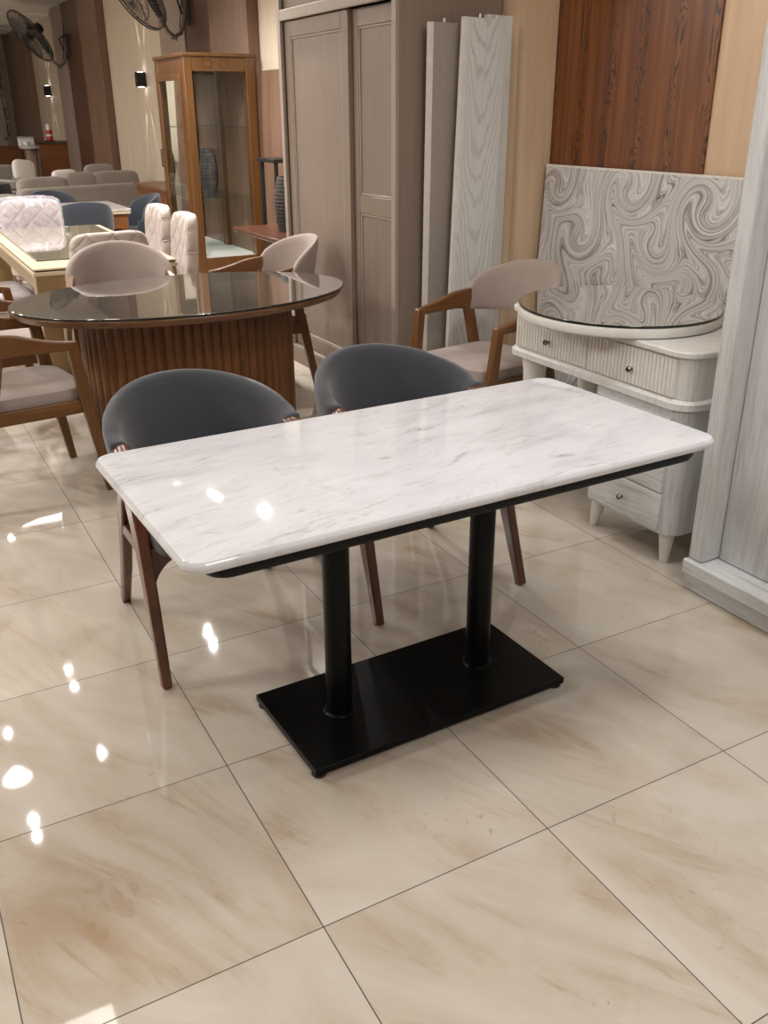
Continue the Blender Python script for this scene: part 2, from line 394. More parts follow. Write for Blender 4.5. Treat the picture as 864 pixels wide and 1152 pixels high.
def tag(o, label, cat, group=None, kind=None):
    o['label'] = label; o['category'] = cat
    if group: o['group'] = group
    if kind: o['kind'] = kind
    return o
def thing(name, label, cat, loc=(0, 0, 0), rz=0.0, group=None):
    o = bpy.data.objects.new(name, None); COL.objects.link(o); o.empty_display_size = .1
    o.location = loc; o.rotation_euler = (0, 0, rz)
    return tag(o, label, cat, group)
def struct(name, mb, mat, **kw):
    o = mb.build(name, mat, **kw); o['kind'] = 'structure'; return o
def kids(o): return [c for c in list(bpy.data.objects) if c.parent == o]
def copy_tree(o, parent=None):
    c = o.copy(); COL.objects.link(c)
    if parent: c.parent = parent
    for ch in kids(o): copy_tree(ch, c)
    return c
def dup(src, label, loc, rz, group=None):
    c = copy_tree(src); c.location = loc; c.rotation_euler = (0, 0, rz); c['label'] = label
    if group: c['group'] = group
    return c

# ------------------------------------------------------------------ the setting
XL, YB, YF = -6.0, -5.0, 24.0
struct('floor', MB().box(XL - .1, FX + .3, YB - .1, YF + .1, -.1, 0), M['floor'])
struct('ceiling', MB().box(XL - .1, FX + .3, YB - .1, YF + .1, CEIL, CEIL + .1), M['ceiling'])
struct('wall_left', MB().box(XL - .1, XL, YB, YF, 0, CEIL), M['plain_wall'])
struct('wall_behind', MB().box(XL, FX, YB - .1, YB, 0, CEIL), M['plain_wall'])
struct('wall_far', MB().box(XL, FX, YF, YF + .1, 0, CEIL), M['far_wall'])
struct('wall_right', MB().box(WX, FX + .3, YB, 2.25, 0, CEIL), M['cream_wall'])
struct('wall_right_far', MB().box(FX, FX + .3, 2.7, YF, 0, CEIL), M['far_wall'])
# pale corner pier between the brown panel and the wardrobe
struct('trim_1', MB().box(2.54, FX + .3, 2.25, 2.75, 0, CEIL), M['cream_wall'])
# brown wood panel let into the wall
struct('trim_2', MB().box(WX - .012, WX, 1.172, 2.246, 0, CEIL), M['walnut'])
# clad piers of the far wall
n = 3
for y0, y1, y2, y3 in ((6.95, 8.0, 8.82, 9.74), (12.74, 13.9, 15.07, 15.97), (18.9, 20.4, 21.6, 22.5)):
    for a, b, mname, dx in ((y0, y1, 'pil_brown', .12), (y1, y2, 'pil_dark', .10), (y2, y3, 'pil_grey', .12)):
        struct('trim_%d' % n, MB().box(FX - dx, FX, a, b, 0, CEIL), M[mname], bevel=.006); n += 1
# pale ceiling soffit with stepped boards at the far end
for k in range(3):
    struct('trim_%d' % n, MB().box(XL, FX - .02, 16.6 + k * 1.6, 17.9 + k * 1.6, CEIL - .06, CEIL), M['ceiling'], bevel=.01); n += 1
struct('baseboard_right', MB().box(WX - .018, WX, -.2, 2.24, 0, .09), M['cream_wall'], bevel=.003)
# window with lattice near the far end of the right wall
wn_ = struct('window_1', MB().box(FX - .05, FX, 22.6, 23.9, .95, 2.9), M['plain_wall'], bevel=.01)
fr = MB()
for a, b, c, d in ((22.65, 23.85, 1.0, 1.08), (22.65, 23.85, 1.95, 2.03), (22.65, 22.75, 1.0, 2.85), (23.2, 23.27, 1.0, 2.85), (22.65, 23.85, 2.77, 2.85)): fr.box(FX - .08, FX - .045, a, b, c, d)
fr.build('window_frame', M['pil_grey'], wn_, bevel=.005)
lat = MB()
for cz in (1.25, 1.6, 2.25, 2.55): lat.tube([(FX - .065, 22.97 + .16 * math.cos(t * PI / 8), cz + .13 * math.sin(t * PI / 8)) for t in range(16)], .012, 6, True)
lat.build('lattice', M['fan_grey'], wn_)

# round downlights and square panels set in the ceiling
def downlight(x, y, r, lab):
    t = thing('ceiling_light', lab, 'ceiling light', (x, y, CEIL), 0, 'recessed ceiling lights')
    MB().loft([[(q[0], q[1], z) for q in ellipse(0, 0, rr, rr, 24)] for rr, z in ((r + .02, 0), (r + .018, -.012), (r + .002, -.012), (r, 0))]).build('trim_ring', M['white'], t)
    MB().prism(ellipse(0, 0, r, r, 24), -.008, -.003).build('diffuser', M['spot_glow'], t)
    d = bpy.data.lights.new('downlight_lamp', 'SPOT'); d.energy = 150 if x > 1 else 30; d.spot_size = math.radians(140); d.spot_blend = .7; d.shadow_soft_size = r * .6; d.color = LW
    o = bpy.data.objects.new('downlight_lamp', d); COL.objects.link(o); o.parent = t; o.location = (0, 0, -.03)
for i, (x, y, r) in enumerate(((-.36, 4.48, .11), (.29, 4.45, .035), (-.34, 5.09, .035), (-.33, 3.92, .035), (-.335, 3.74, .035), (.30, 5.81, .035), (.29, 5.52, .035), (1.63, 5.58, .035),
                               (1.64, 6.95, .04), (1.66, 5.84, .04), (1.70, 4.55, .04), (.27, 9.15, .05))):
    lab = ['large round ceiling light mirrored as the white disc on the floor'][0] if i == 0 else 'small round recessed ceiling spot above the showroom floor'
    downlight(x, y, r, lab)
def panel(x, y, sx, sy):
    t = thing('ceiling_panel', 'square white ceiling panel light above the showroom aisle', 'ceiling light', (x, y, CEIL), 0, 'square ceiling panels')
    MB().box(-sx / 2 - .02, sx / 2 + .02, -sy / 2 - .02, sy / 2 + .02, -.01, 0).build('frame', M['white'], t)
    MB().box(-sx / 2, sx / 2, -sy / 2, sy / 2, -.014, -.01).build('diffuser', M['panel_glow'], t)
panel(.72, 9.85, .55, .8)
panel(-.34, 1.98, .3, .3)

# ------------------------------------------------------------------ marble table (front)
tb = thing('dining_table', 'rectangular white marble table on a black twin-column pedestal, in front', 'table', (.60, .05, 0), math.radians(1.5))
prof = [(.000, .752), (.010, .753), (.016, .759), (.018, .766), (.016, .773), (.010, .779), (.002, .780)]
secs = []
for o_, z in prof: secs.append([(x, y, z) for x, y in rrect(-.752 - o_ + .012, .752 + o_ - .012, -.366 - o_ + .012, .366 + o_ - .012, .035 + o_, 6)])
MB().loft(secs).build('tabletop', M['marble'], tb)
secs = []
for o_, z in ((.0, .753), (.0, .735), (.006, .722), (.022, .713)):
    secs.append([(x, y, z) for x, y in rrect(-.705 + o_, .705 - o_, -.352 + o_, .352 - o_, .05, 6)])
MB().loft(secs).build('under_frame', M['black_metal'], tb)
for sx in (-.245, .235):
    cl = MB().lathe([(.037, .034), (.037, .72)], (sx, -.004, 0), 40).build('column', M['black_metal'], tb)
    MB().lathe([(.047, .034), (.044, .037), (.037, .040)], (sx, -.004, 0), 32).build('weld_collar', M['black_metal'], cl)
MB().box(-.425, .408, -.212, .180, .014, .034).build('base_plate', M['black_metal'], tb, bevel=.002)
for sx, sy in ((-.405, -.19), (.388, -.19), (-.405, .158), (.388, .158)):
    MB().lathe([(.018, 0), (.021, .004), (.019, .009), (.010, .010), (.010, .0145)], (sx, sy, 0), 20).build('foot', M['black'], tb)

# ------------------------------------------------------------------ curved chair backs
def stadium(B, T, nrm, th, k=14, e=.55):
    B, T, nrm = Vector(B), Vector(T), Vector(nrm).normalized(); mid = (B + T) / 2; hv = (T - B) / 2
    sp = lambda v: math.copysign(abs(v) ** e, v)
    return [mid + hv * sp(math.sin(2 * PI * j / k)) + nrm * (th / 2 * sp(math.cos(2 * PI * j / k))) for j in range(k)]
def shell(path, th, name, mat, parent, endcap=True):
    # path: list of (bottom, top, outward normal)
    mb = MB(); secs = []
    for i, (B, T, nn) in enumerate(path): secs.append(stadium(B, T, nn, th))
    def shrink(sec, f, shift):
        c = sum((Vector(p) for p in sec), Vector()) / len(sec); return [c + (p - c) * f + shift for p in sec]
    if endcap:
        d0 = (Vector(path[0][0]) - Vector(path[1][0])).normalized(); d1 = (Vector(path[-1][0]) - Vector(path[-2][0])).normalized()
        secs = [shrink(secs[0], .5, d0 * .012), shrink(secs[0], .85, d0 * .007)] + secs + [shrink(secs[-1], .85, d1 * .007), shrink(secs[-1], .5, d1 * .012)]
    mb.loft(secs); return mb.build(name, mat, parent, smooth=60)

def make_grey_chair(label, loc, rz, group):
    t = thing('tub_chair', label, 'chair', loc, rz, group)      # faces -y
    path = []; N = 30
    for i in range(N + 1):
        th = math.radians(-97 + 194 * i / N); c, s_ = math.cos(th), math.sin(th)
        k = max(0, c); fl = .022
        x, y = .268 * s_, .045 + .285 * c
        zt = .690 + .095 * k ** .8 ; zb = .475 + .13 * (1 - max(0, (c + .12) / 1.12)) ** 1.5
        nrm = Vector((s_, c, 0)).normalized()
        path.append(((x, y, zb), (x + nrm.x * fl, y + nrm.y * (fl + .03 * k), zt), nrm))
    bk = shell(path, .058, 'backrest', M['charcoal'], t)
    MB().tube([(Vector(B) - Vector(nn) * .030) + Vector((0, 0, .012)) for B, T, nn in path[3:-3]], .004, 6).build('piping', M['beige_light'], bk)
    MB().ball((0, -.02, .438), (.53, .53, .105), .32, 32, 10).build('seat', M['charcoal'], t)
    arc = [(-.285, .405), (-.285, .25)] + [(-.27 + .11 * (1 - math.cos(a * PI / 16)), .25 + .115 * math.sin(a * PI / 16)) for a in range(1, 9)]
    arc = arc + [(-x, z) for x, z in arc[::-1]]
    MB().loft([[(x, y - .06 * max(0, .405 - z), z) for x, z in arc] for y in (-.175, -.142)]).build('front_rail', M['walnut_leg'], t, bevel=.004)
    MB().box(-.272, .272, .085, .12, .36, .405).build('rear_rail', M['walnut_leg'], t, bevel=.006)
    for s_ in (-1, 1):
        # rounded wooden hand rest coming out of the upholstery, then the inverted V of legs
        MB().tube([(s_ * .278, .02, .652), (s_ * .284, -.03, .650), (s_ * .288, -.075, .640), (s_ * .288, -.098, .615)], [.031, .031, .028, .015], 14).build('armrest', M['walnut_leg'], t)
        MB().bars([(s_ * .284, -.035, .645), (s_ * .286, -.080, .56), (s_ * .286, -.15, .43), (s_ * .291, -.225, .22), (s_ * .297, -.305, 0)],
                  [(.034, .07), (.034, .085), (.036, .075), (.034, .05), (.030, .036)]).build('front_leg', M['walnut_leg'], t, bevel=.006)
        MB().bars([(s_ * .284, -.02, .60), (s_ * .283, .06, .42), (s_ * .277, .16, .21), (s_ * .268, .30, 0)],
                  [(.032, .055), (.034, .052), (.032, .045), (.030, .036)]).build('rear_leg', M['walnut_leg'], t, bevel=.006)
        # curved bracket joining leg and seat rail
        pts = [(-.13, .45), (-.17, .34)]
        for i in range(7):
            a = PI / 2 * i / 6; pts.append((-.17 + .10 * math.sin(a) , .265 + .10 * (1 - math.cos(a)) * 0 + .095 * (1 - math.cos(a))))
        pl_ = [(-.175, .27), (-.165, .31), (-.14, .345), (-.10, .362), (-.05, .366), (.05, .366), (.12, .36), (.12, .405), (-.17, .405)]
        MB().loft([[(s_ * xx, y, z) for y, z in pl_] for xx in (.272, .296)]).build('side_rail', M['walnut_leg'], t, bevel=.004)
    return t
g1 = make_grey_chair('charcoal tub chair with walnut legs behind the left half of the marble table', (.262, .735, 0), 0, 'charcoal tub chairs')
g2 = dup(g1, 'charcoal tub chair with walnut legs behind the middle of the marble table', (.998, .745, 0), math.radians(0), 'charcoal tub chairs')

def make_tan_chair(label, loc, rz, group):
    t = thing('armchair', label, 'chair', loc, rz, group)       # faces -y
    path = []; N = 22
    for i in range(N + 1):
        u = -1 + 2 * i / N; th = u * math.radians(80)
        x, y = .265 * math.sin(th), .07 + .235 * math.cos(th)
        k = math.cos(u * PI / 2)
        nrm = Vector((math.sin(th), math.cos(th), 0))
        zt = .765 + .155 * k ** .65; zb = .664 - .008 * k
        path.append(((x, y, zb), (x + nrm.x * .02, y + nrm.y * .05 * k, zt), nrm))
    shell(path, .045, 'backrest', M['beige'], t)
    MB().ball((0, -.02, .462), (.50, .50, .085), .34, 32, 10).build('seat', M['beige'], t)
    MB().box(-.252, .252, -.245, -.21, .385, .44).build('front_rail', M['oak_leg'], t, bevel=.005); MB().box(-.252, .252, .135, .165, .385, .44).build('rear_rail', M['oak_leg'], t, bevel=.005)
    for s_ in (-1, 1):
        MB().bars([(s_ * .262, .118, .720), (s_ * .275, .02, .718), (s_ * .283, -.09, .70), (s_ * .283, -.16, .692), (s_ * .276, -.225, .686)],
                  [(.034, .104), (.036, .082), (.036, .052), (.036, .040), (.034, .034)], (1, 0, 0)).build('armrest', M['oak_x'], t, bevel=.006)
        MB().bars([(s_ * .276, -.205, .698), (s_ * .272, -.235, .45), (s_ * .262, -.295, 0)], [(.034, .045), (.036, .055), (.030, .034)]).build('front_leg', M['oak_leg'], t, bevel=.005)
        MB().bars([(s_ * .262, .10, .70), (s_ * .258, .165, .43), (s_ * .250, .26, 0)], [(.032, .055), (.036, .055), (.030, .034)]).build('rear_leg', M['oak_leg'], t, bevel=.005)
        MB().box(min(s_ * .25, s_ * .275), max(s_ * .25, s_ * .275), -.245, .17, .385, .445).build('side_rail', M['oak_x'], t, bevel=.005)
    return t
D = math.radians
gt = 'beige armchairs with oak frames'
c1 = make_tan_chair('beige armchair with oak arms between the leaning boards and the white dresser', (2.01, 1.72, 0), D(-81), gt)
dup(c1, 'beige armchair in front of the taupe wardrobe, at the right end of the oval table', (1.46, 3.33, 0), D(-92), gt)
dup(c1, 'beige armchair behind the oval table, its back toward the quilted chairs', (.63, 3.27, 0), D(-10), gt)
dup(c1, 'beige armchair with oak arms at the left edge, nearest of the two on that side', (-.125, 2.34, 0), D(97), gt)
dup(c1, 'beige armchair at the left edge, farther one, half behind its neighbour', (-.12, 3.36, 0), D(94), gt)

# ------------------------------------------------------------------ oval table
ov = thing('oval_table', 'oval dining table with fluted oak base and dark glass top', 'table', (.80, 2.657, 0), D(2))
MB().loft([[(x, y, z) for x, y in ellipse(0, 0, .85 - o_, .56 - o_, 96)] for o_, z in ((.10, .712), (.022, .714), (.006, .730), (.0, .744), (.004, .752))]).build('wood_top', M['rim'], ov)
gl = MB().loft([[(x, y, z) for x, y in ellipse(0, 0, .853 - o_, .563 - o_, 96)] for o_, z in ((.004, .752), (0, .755), (0, .758), (.003, .761))]).build('glass_top', M['tint_glass'], ov)
MB().loft([[(x, y, z) for x, y in ellipse(0, 0, .8545 - o_, .5645 - o_, 96)] for o_, z in ((.006, .7525), (.0, .753), (.0, .758), (.003, .7595))]).build('glass_edge', M['glass_edge'], gl)
pts = []; NF = 60
a_, b_ = .53, .33
# equal-length flutes round a squashed oval
per = []; L = 0; last = None
for i in range(1441):
    t_ = 2 * PI * i / 1440; q = (a_ * math.copysign(abs(math.cos(t_)) ** .8, math.cos(t_)), b_ * math.copysign(abs(math.sin(t_)) ** .8, math.sin(t_)))
    if last: L += math.hypot(q[0] - last[0], q[1] - last[1])
    per.append((L, q)); last = q
j = 0; K = 8
for i in range(NF * K):
    tgt = L * i / (NF * K)
    while per[j + 1][0] < tgt: j += 1
    (l0, q0), (l1, q1) = per[j], per[j + 1]; f = (tgt - l0) / max(1e-9, l1 - l0)
    x, y = q0[0] + (q1[0] - q0[0]) * f, q0[1] + (q1[1] - q0[1]) * f
    h = .014 * abs(math.sin(PI * ((i / K) % 1))); r_ = math.hypot(x / a_ ** 2, y / b_ ** 2) or 1
    pts.append((x + h * x / a_ ** 2 / r_, y + h * y / b_ ** 2 / r_))
MB().prism(pts, .0, .712).build('fluted_base', M['flute'], ov, smooth=50)

# ------------------------------------------------------------------ taupe wardrobe
wd = thing('wardrobe', 'tall taupe wardrobe with two sliding panelled doors', 'wardrobe', (1.9, 2.45, 0))
X0, X1, Y0, Y1, H = 0, .63, 0, 1.48, 2.62
ca = MB()
ca.box(.02, X1, Y0, Y0 + .03, 0, H).box(.02, X1, Y1 - .03, Y1, 0, H).box(X1 - .02, X1, .03, Y1 - .03, 0, H).box(.02, X1 - .02, .03, Y1 - .03, H - .03, H).box(.09, X1 - .02, .03, Y1 - .03, .08, .11)
ca.build('body', M['taupe'], wd, bevel=.002)
fm = MB().box(0, .022, 0, .045, 0, H).box(0, .022, Y1 - .045, Y1, 0, H).box(0, .022, .045, Y1 - .045, 2.10, 2.16).box(0, .022, .045, Y1 - .045, H - .06, H)
fm.build('face_frame', M['taupe_edge'], wd, bevel=.004)
MB().box(0.0, .06, 0.045, Y1 - .045, 0, .105).build('plinth', M['taupe'], wd, bevel=.004)
MB().box(0.0, .085, 0.045, Y1 - .045, .105, .122).build('plinth_ledge', M['taupe_edge'], wd, bevel=.003)
def slide_door(y0, y1, xf, rails, label=None):
    d = MB().box(xf + .012, xf + .026, y0, y1, .124, 2.098).build('door', M['taupe'], wd)
    f = MB(); sw = .085
    f.box(xf, xf + .014, y0, y0 + sw, .124, 2.098).box(xf, xf + .014, y1 - sw, y1, .124, 2.098).box(xf, xf + .014, y0 + sw, y1 - sw, 2.01, 2.098).box(xf, xf + .014, y0 + sw, y1 - sw, .124, .215)
    for r0, r1 in rails: f.box(xf, xf + .014, y0 + sw, y1 - sw, r0, r1)
    f.build('door_frame', M['taupe'], d, bevel=.004)
    m = MB(); z = [.215] + [v for r in rails for v in r] + [2.01]
    for a, b in zip(z[::2], z[1::2]):
        ya, yb = y0 + sw, y1 - sw
        for q in ((ya, ya + .012, a, b), (yb - .012, yb, a, b), (ya, yb, a, a + .012), (ya, yb, b - .012, b)): m.box(xf + .004, xf + .014, *q)
    m.build('moulding', M['taupe_edge'], d, bevel=.003)
slide_door(.575, Y1 - .046, .028, [], 'left')
slide_door(.046, .60, .058, [(1.06, 1.16)], 'right')
up_ = MB().box(.03, .045, .046, Y1 - .046, 2.162, H - .062).build('upper_door', M['taupe'], wd)
MB().box(.018, .03, .09, Y1 / 2 - .03, 2.21, H - .11).box(.018, .03, Y1 / 2 + .03, Y1 - .09, 2.21, H - .11).build('upper_panel', M['taupe_edge'], up_, bevel=.006)

# ------------------------------------------------------------------ boards leaning beside the wardrobe
def board(name, label, w_, th, h, loc, ry, mat, edge, rx=0.0, pegs=()):
    o = MB().box(-w_ / 2, w_ / 2, -th / 2, th / 2, 0, h).build(name, mat, None, bevel=.002)
    o.location = loc; o.rotation_euler = (rx, ry, 0); tag(o, label, 'board', 'boards leaning by the wardrobe')
    MB().box(-w_ / 2 - .003, -w_ / 2 + .022, -th / 2 - .002, th / 2, 0, h).build('edge_band', edge, o, bevel=.001)
    for px in pegs: MB().lathe([(.006, 0), (.006, .016), (.004, .02)], (px, 0, h - .001), 10).build('dowel', M['white'], o)
    return o
board('grey_panel_board', 'plain grey board standing upright against the wardrobe side', .24, .022, 1.995, (2.165, 2.405, 0), 0, M['grey_board'], M['white'], D(.8), (-.03,))
board('oak_panel_board', 'wide white limed oak board with cathedral grain, front one of the leaning boards', .258, .026, 2.01, (2.262, 2.30, .004), D(1.75), M['cath'], M['white'], 0, (-.03, .07))
board('narrow_panel_board', 'narrow whitish board behind the wide white oak board', .20, .03, 2.035, (2.44, 2.385, .003), D(1.4), M['limed_white'], M['white_paint'])

# ------------------------------------------------------------------ dresser
dr = thing('dressing_table', 'white fluted dressing table with a drawer pedestal and tapered legs', 'dresser', (1.84, .27, 0))
def fluted_front(y0, y1, z0, z1, nfl, name, parent, x=0.0, dep=.02):
    p = [(x + dep, y0)]; K = 10
    for i in range(nfl * K + 1):
        u = (i % K) / K * 2 - 1
        p.append((x + .004 - .012 * math.sqrt(max(0, 1 - u * u)) ** .8, y0 + (y1 - y0) * i / (nfl * K)))
    p.append((x + dep, y1)); return MB().prism(p, z0, z1).build(name, M['white_paint'], parent, smooth=50)
def knob(x, y, z, parent):
    MB().loft([[(x - d, y + r * math.cos(2 * PI * j / 16), z + r * math.sin(2 * PI * j / 16)) for j in range(16)] for r, d in ((.005, 0), (.005, .012), (.011, .015), (.012, .02), (.009, .025), (.004, .026))]).build('knob', M['steel'], parent)
def bay(y0, y1, x0, x1, r, k=6):   # rounded front corner at both ends
    return rrect(x0, x1, y0, y1, r, k)
MB().prism(bay(0, 1.05, .0, .50, .075), .652, .803).build('upper_body', M['limed_white'], dr, bevel=.002)
MB().prism(bay(-.012, 1.062, -.018, .505, .09), .803, .828).build('top', M['limed_white'], dr, bevel=.006)
MB().loft([[(x, y, z) for x, y in bay(-.012 + o_, 1.062 - o_, -.018 + o_, .505, .09)] for o_, z in ((.004, .614), (.0, .617), (.0, .640), (.006, .646), (.012, .652))]).build('moulding_band', M['limed_white'], dr)
d1 = fluted_front(.53, .985, .66, .797, 24, 'fluted_drawer', dr, -.004); knob(-.010, .762, .717, d1)
d2 = fluted_front(.06, .522, .66, .797, 24, 'fluted_drawer', dr, -.004); knob(-.010, .27, .717, d2)
pd = MB().prism(bay(0, .50, .0, .46, .07), .125, .614).build('pedestal', M['limed'], dr, bevel=.003)
for z0, z1 in ((.445, .585), (.293, .437), (.140, .285)):
    dd = MB().box(-.010, .02, .055, .445, z0, z1).build('drawer', M['limed_x'], dr, bevel=.003); knob(-.010, .25, (z0 + z1) / 2, dd)
for x, y in ((.055, .06), (.055, .44), (.40, .06), (.40, .44)):
    MB().loft([[(x + (r * math.cos(2 * PI * j / 20)) + ox, y + r * math.sin(2 * PI * j / 20) + oy, z) for j in range(20)] for r, z, ox, oy in ((.015, 0, -.012, -.012 if y < .2 else .012), (.017, .004, -.012, -.012 if y < .2 else .012), (.032, .127, 0, 0))]).build('leg', M['white_paint'], dr)
MB().lathe([(.026, 0), (.050, .54), (.058, .60)], (.085, .965, 0), 28).build('leg', M['white_paint'], dr)
MB().lathe([(.026, 0), (.050, .54), (.058, .60)], (.40, .965, 0), 28).build('leg', M['white_paint'], dr)
MB().box(.42, .44, .50, .93, .12, .60).build('back_panel', M['white_paint'], dr, bevel=.002)
# round mirror lying on the dresser
mi = thing('round_mirror', 'round mirror with white rim lying flat on the dressing table', 'mirror', (2.055, .885, .829), D(-25))
MB().loft([[(x, y, z) for x, y in ellipse(0, 0, .405 - o_, .435 - o_, 80)] for o_, z in ((.012, 0), (.003, .006), (0, .02), (.004, .036), (.012, .04))]).build('rim', M['white_paint'], mi)
mg = MB().loft([[(x, y, z) for x, y in ellipse(0, 0, .400 - o_, .430 - o_, 80)] for o_, z in ((.003, .040), (.001, .043), (.001, .047), (.004, .048))]).build('dark_edge', M['glass_edge'], mi)
MB().prism(ellipse(0, 0, .395, .425, 80), .048, .0488).build('mirror_glass', M['mirror'], mi)
# swirl panel standing behind the dresser
sw = MB().box(-.0125, .0125, -.80, .76, 0, 1.334).build('headboard_panel', M['swirl'], None, bevel=.002)
sw.location = (2.655, 1.455, .0); sw.rotation_euler = (0, D(2.2), 0)
tag(sw, 'grey swirl-patterned panel leaning on the wall behind the dressing table', 'panel')
MB().box(-.0132, .0132, -.80, .76, 1.326, 1.336).build('top_edge', M['white'], sw)

# ------------------------------------------------------------------ white wardrobe at the right edge
ww = thing('wardrobe', 'whitewashed grey oak wardrobe cut off by the right edge of the picture', 'wardrobe', (1.80, .135, 0))
PW = .075
MB().box(0, .60, -2.2, 0, 0, .075).build('plinth', M['limed_x'], ww, bevel=.002)
MB().box(-.032, .62, -2.2, -.008, .075, .128).build('base_ledge', M['limed_x'], ww, bevel=.006)
MB().box(-.014, .092, -PW, -.012, .128, 2.55).build('corner_post', M['limed'], ww, bevel=.012, seg=4)
MB().box(.09, .60, -.03, -.012, .128, 2.55).build('side_panel', M['limed'], ww, bevel=.002)
MB().box(-.03, .62, -2.2, .0, 2.55, 2.66).build('cornice', M['limed'], ww, bevel=.01)
MB().box(.072, .10, -1.10, -PW - .003, .131, 2.55).build('door', M['limed'], ww, bevel=.003)
MB().box(.085, .112, -2.2, -1.03, .131, 2.55).build('door', M['limed'], ww, bevel=.003)
MB().box(.57, .60, -2.2, -.03, .128, 2.55).build('back_panel', M['limed'], ww)

# ------------------------------------------------------------------ glass display cabinet
vc = thing('display_cabinet', 'tall oak and glass display cabinet with a vase inside', 'cabinet', (2.24, 6.92, 0))
W, Dp, HC, Z0 = .68, .92, 2.09, .165
fr_ = MB()
pw = .075
for x0, x1, y0, y1 in ((0, pw, 0, .10), (W - .085, W, 0, .10), (0, pw, Dp - .09, Dp), (W - .085, W, Dp - .09, Dp)): fr_.box(x0, x1, y0, y1, 0, HC - .02)
fr_.build('corner_posts', M['vitrine'], vc, bevel=.004)
MB().box(-.012, W + .012, -.012, Dp + .012, HC - .03, HC).build('top_board', M['vitrine'], vc, bevel=.006)
MB().box(pw, W - .085, .004, .03, HC - .15, HC - .03).box(.004, .03, .10, Dp - .09, HC - .17, HC - .03).box(pw, W - .085, Dp - .03, Dp - .004, HC - .15, HC - .03).build('top_rail', M['vitrine'], vc, bevel=.003)
MB().box(pw, W - .085, .004, .03, Z0, .29).box(.004, .03, .10, Dp - .09, Z0, .30).box(pw, W - .085, Dp - .03, Dp - .004, Z0, .29).build('bottom_rail', M['vitrine'], vc, bevel=.003)
MB().box(.03, W - .03, .03, Dp - .03, .27, .29).build('floor_board', M['white_paint'], vc)
MB().box(.085, W - .09, .014, .019, .285, HC - .14).build('side_pane', M['pane'], vc)
MB().box(.085, W - .09, Dp - .02, Dp - .012, .285, HC - .14).build('mirror_back', M['mirror'], vc)
MB().box(W - .022, W - .014, .10, Dp - .09, .285, HC - .14).build('mirror_back', M['mirror'], vc)
dd = MB().box(-.018, .004, .10, .145, .30, HC - .17).box(-.018, .004, Dp - .15, Dp - .09, .30, HC - .17).box(-.018, .004, .145, Dp - .15, HC - .22, HC - .17).box(-.018, .004, .145, Dp - .15, .30, .35).build('door_frame', M['vitrine'], vc, bevel=.003)
MB().box(-.008, -.003, .145, Dp - .15, .35, HC - .22).build('door_pane', M['pane'], dd)
MB().tube([(-.018, Dp - .12, 1.10), (-.045, Dp - .12, 1.10), (-.045, Dp - .12, 1.26), (-.018, Dp - .12, 1.26)], .008, 8).build('handle', M['steel'], dd)
for z in (.84, 1.47): MB().box(.03, W - .03, .03, Dp - .03, z - .006, z + .004).build('glass_shelf', M['shelf_glass'], vc)
for dy in (.0,):
    MB().tube([(.22 + .045 * math.cos(a * PI / 8), -.0005, HC - .085 + .035 * math.sin(a * PI / 8)) for a in range(16)], .003, 6, True).tube([(.38 + .045 * math.cos(a * PI / 8), -.0005, HC - .085 + .035 * math.sin(a * PI / 8)) for a in range(16)], .003, 6, True).build('carving', M['vitrine'], vc)
def vase(label, loc, h, r, group=None):
    prof = []
    N = 60
    for i in range(N + 1):
        u = i / N; rr = r * (.62 + .38 * math.sin(PI * min(1, max(0, u * .95 + .03))) ** .9) + (.0018) * math.sin(u * N * PI / 2)
        prof.append((rr, u * h))
    o = MB().lathe(prof + [(prof[-1][0] - .012, h), (prof[-1][0] - .016, h * .9)], (0, 0, 0), 36).build('vase', M['vase'], None)
    o.location = loc; tag(o, label, 'vase', group); return o
vase('tall ribbed grey vase on the glass shelf of the display cabinet', (2.47, 7.12, .845), .43, .088, 'grey ribbed vases')
vase('grey ribbed vase on the small brown table, partly behind the taupe wardrobe', (2.30, 4.86, .751), .40, .085, 'grey ribbed vases')

# small brown table and a black stand beside the cabinet
st = thing('side_table', 'dark reddish-brown wooden table in front of the display cabinet', 'table', (2.05, 4.15, 0))
MB().box(0, .62, 0, 1.24, .715, .75).build('tabletop', M['mahogany'], st, bevel=.008)
MB().box(.20, .26, .20, 1.05, .02, .715).build('pedestal', M['mahogany'], st, bevel=.004)
MB().box(.06, .52, .12, 1.12, 0, .03).build('base', M['mahogany'], st, bevel=.006)
bs = thing('plant_stand', 'tall black stand beside the brown table, behind the grey vase', 'stand', (2.50, 5.55, 0))
MB().box(0, .38, 0, .38, 1.21, 1.24).build('stand_top', M['black'], bs, bevel=.004)
for x in (.02, .33):
    for y in (.02, .33): MB().box(x, x + .03, y, y + .03, 0, 1.21).build('leg', M['black'], bs, bevel=.002)
MB().box(.02, .36, .02, .36, .40, .425).build('lower_shelf', M['black'], bs, bevel=.002)
tp = MB().box(-.012, .012, -.42, .42, 0, 1.95).build('wall_board', M['pil_brown'], None, bevel=.002)
tp.location = (2.925, 6.45, 0); tp.rotation_euler = (0, D(1.5), 0); tag(tp, 'tall dark taupe board leaning on the wall behind the black stand', 'board')
# round grey dome on the pier, standing in for a wall fan's lower edge
dm = thing('pier_fitting', 'grey round fitting at the top of the pale pier', 'light', (2.50, 2.56, 2.085))
MB().lathe([(.012, 0), (.04, .006), (.06, .02), (.068, .045), (.066, .06)], (-.02, 0, 0), 28).build('dome', M['grey_plastic'], dm)
MB().box(-.03, .038, -.02, .02, .05, .075).build('bracket', M['grey_plastic'], dm)

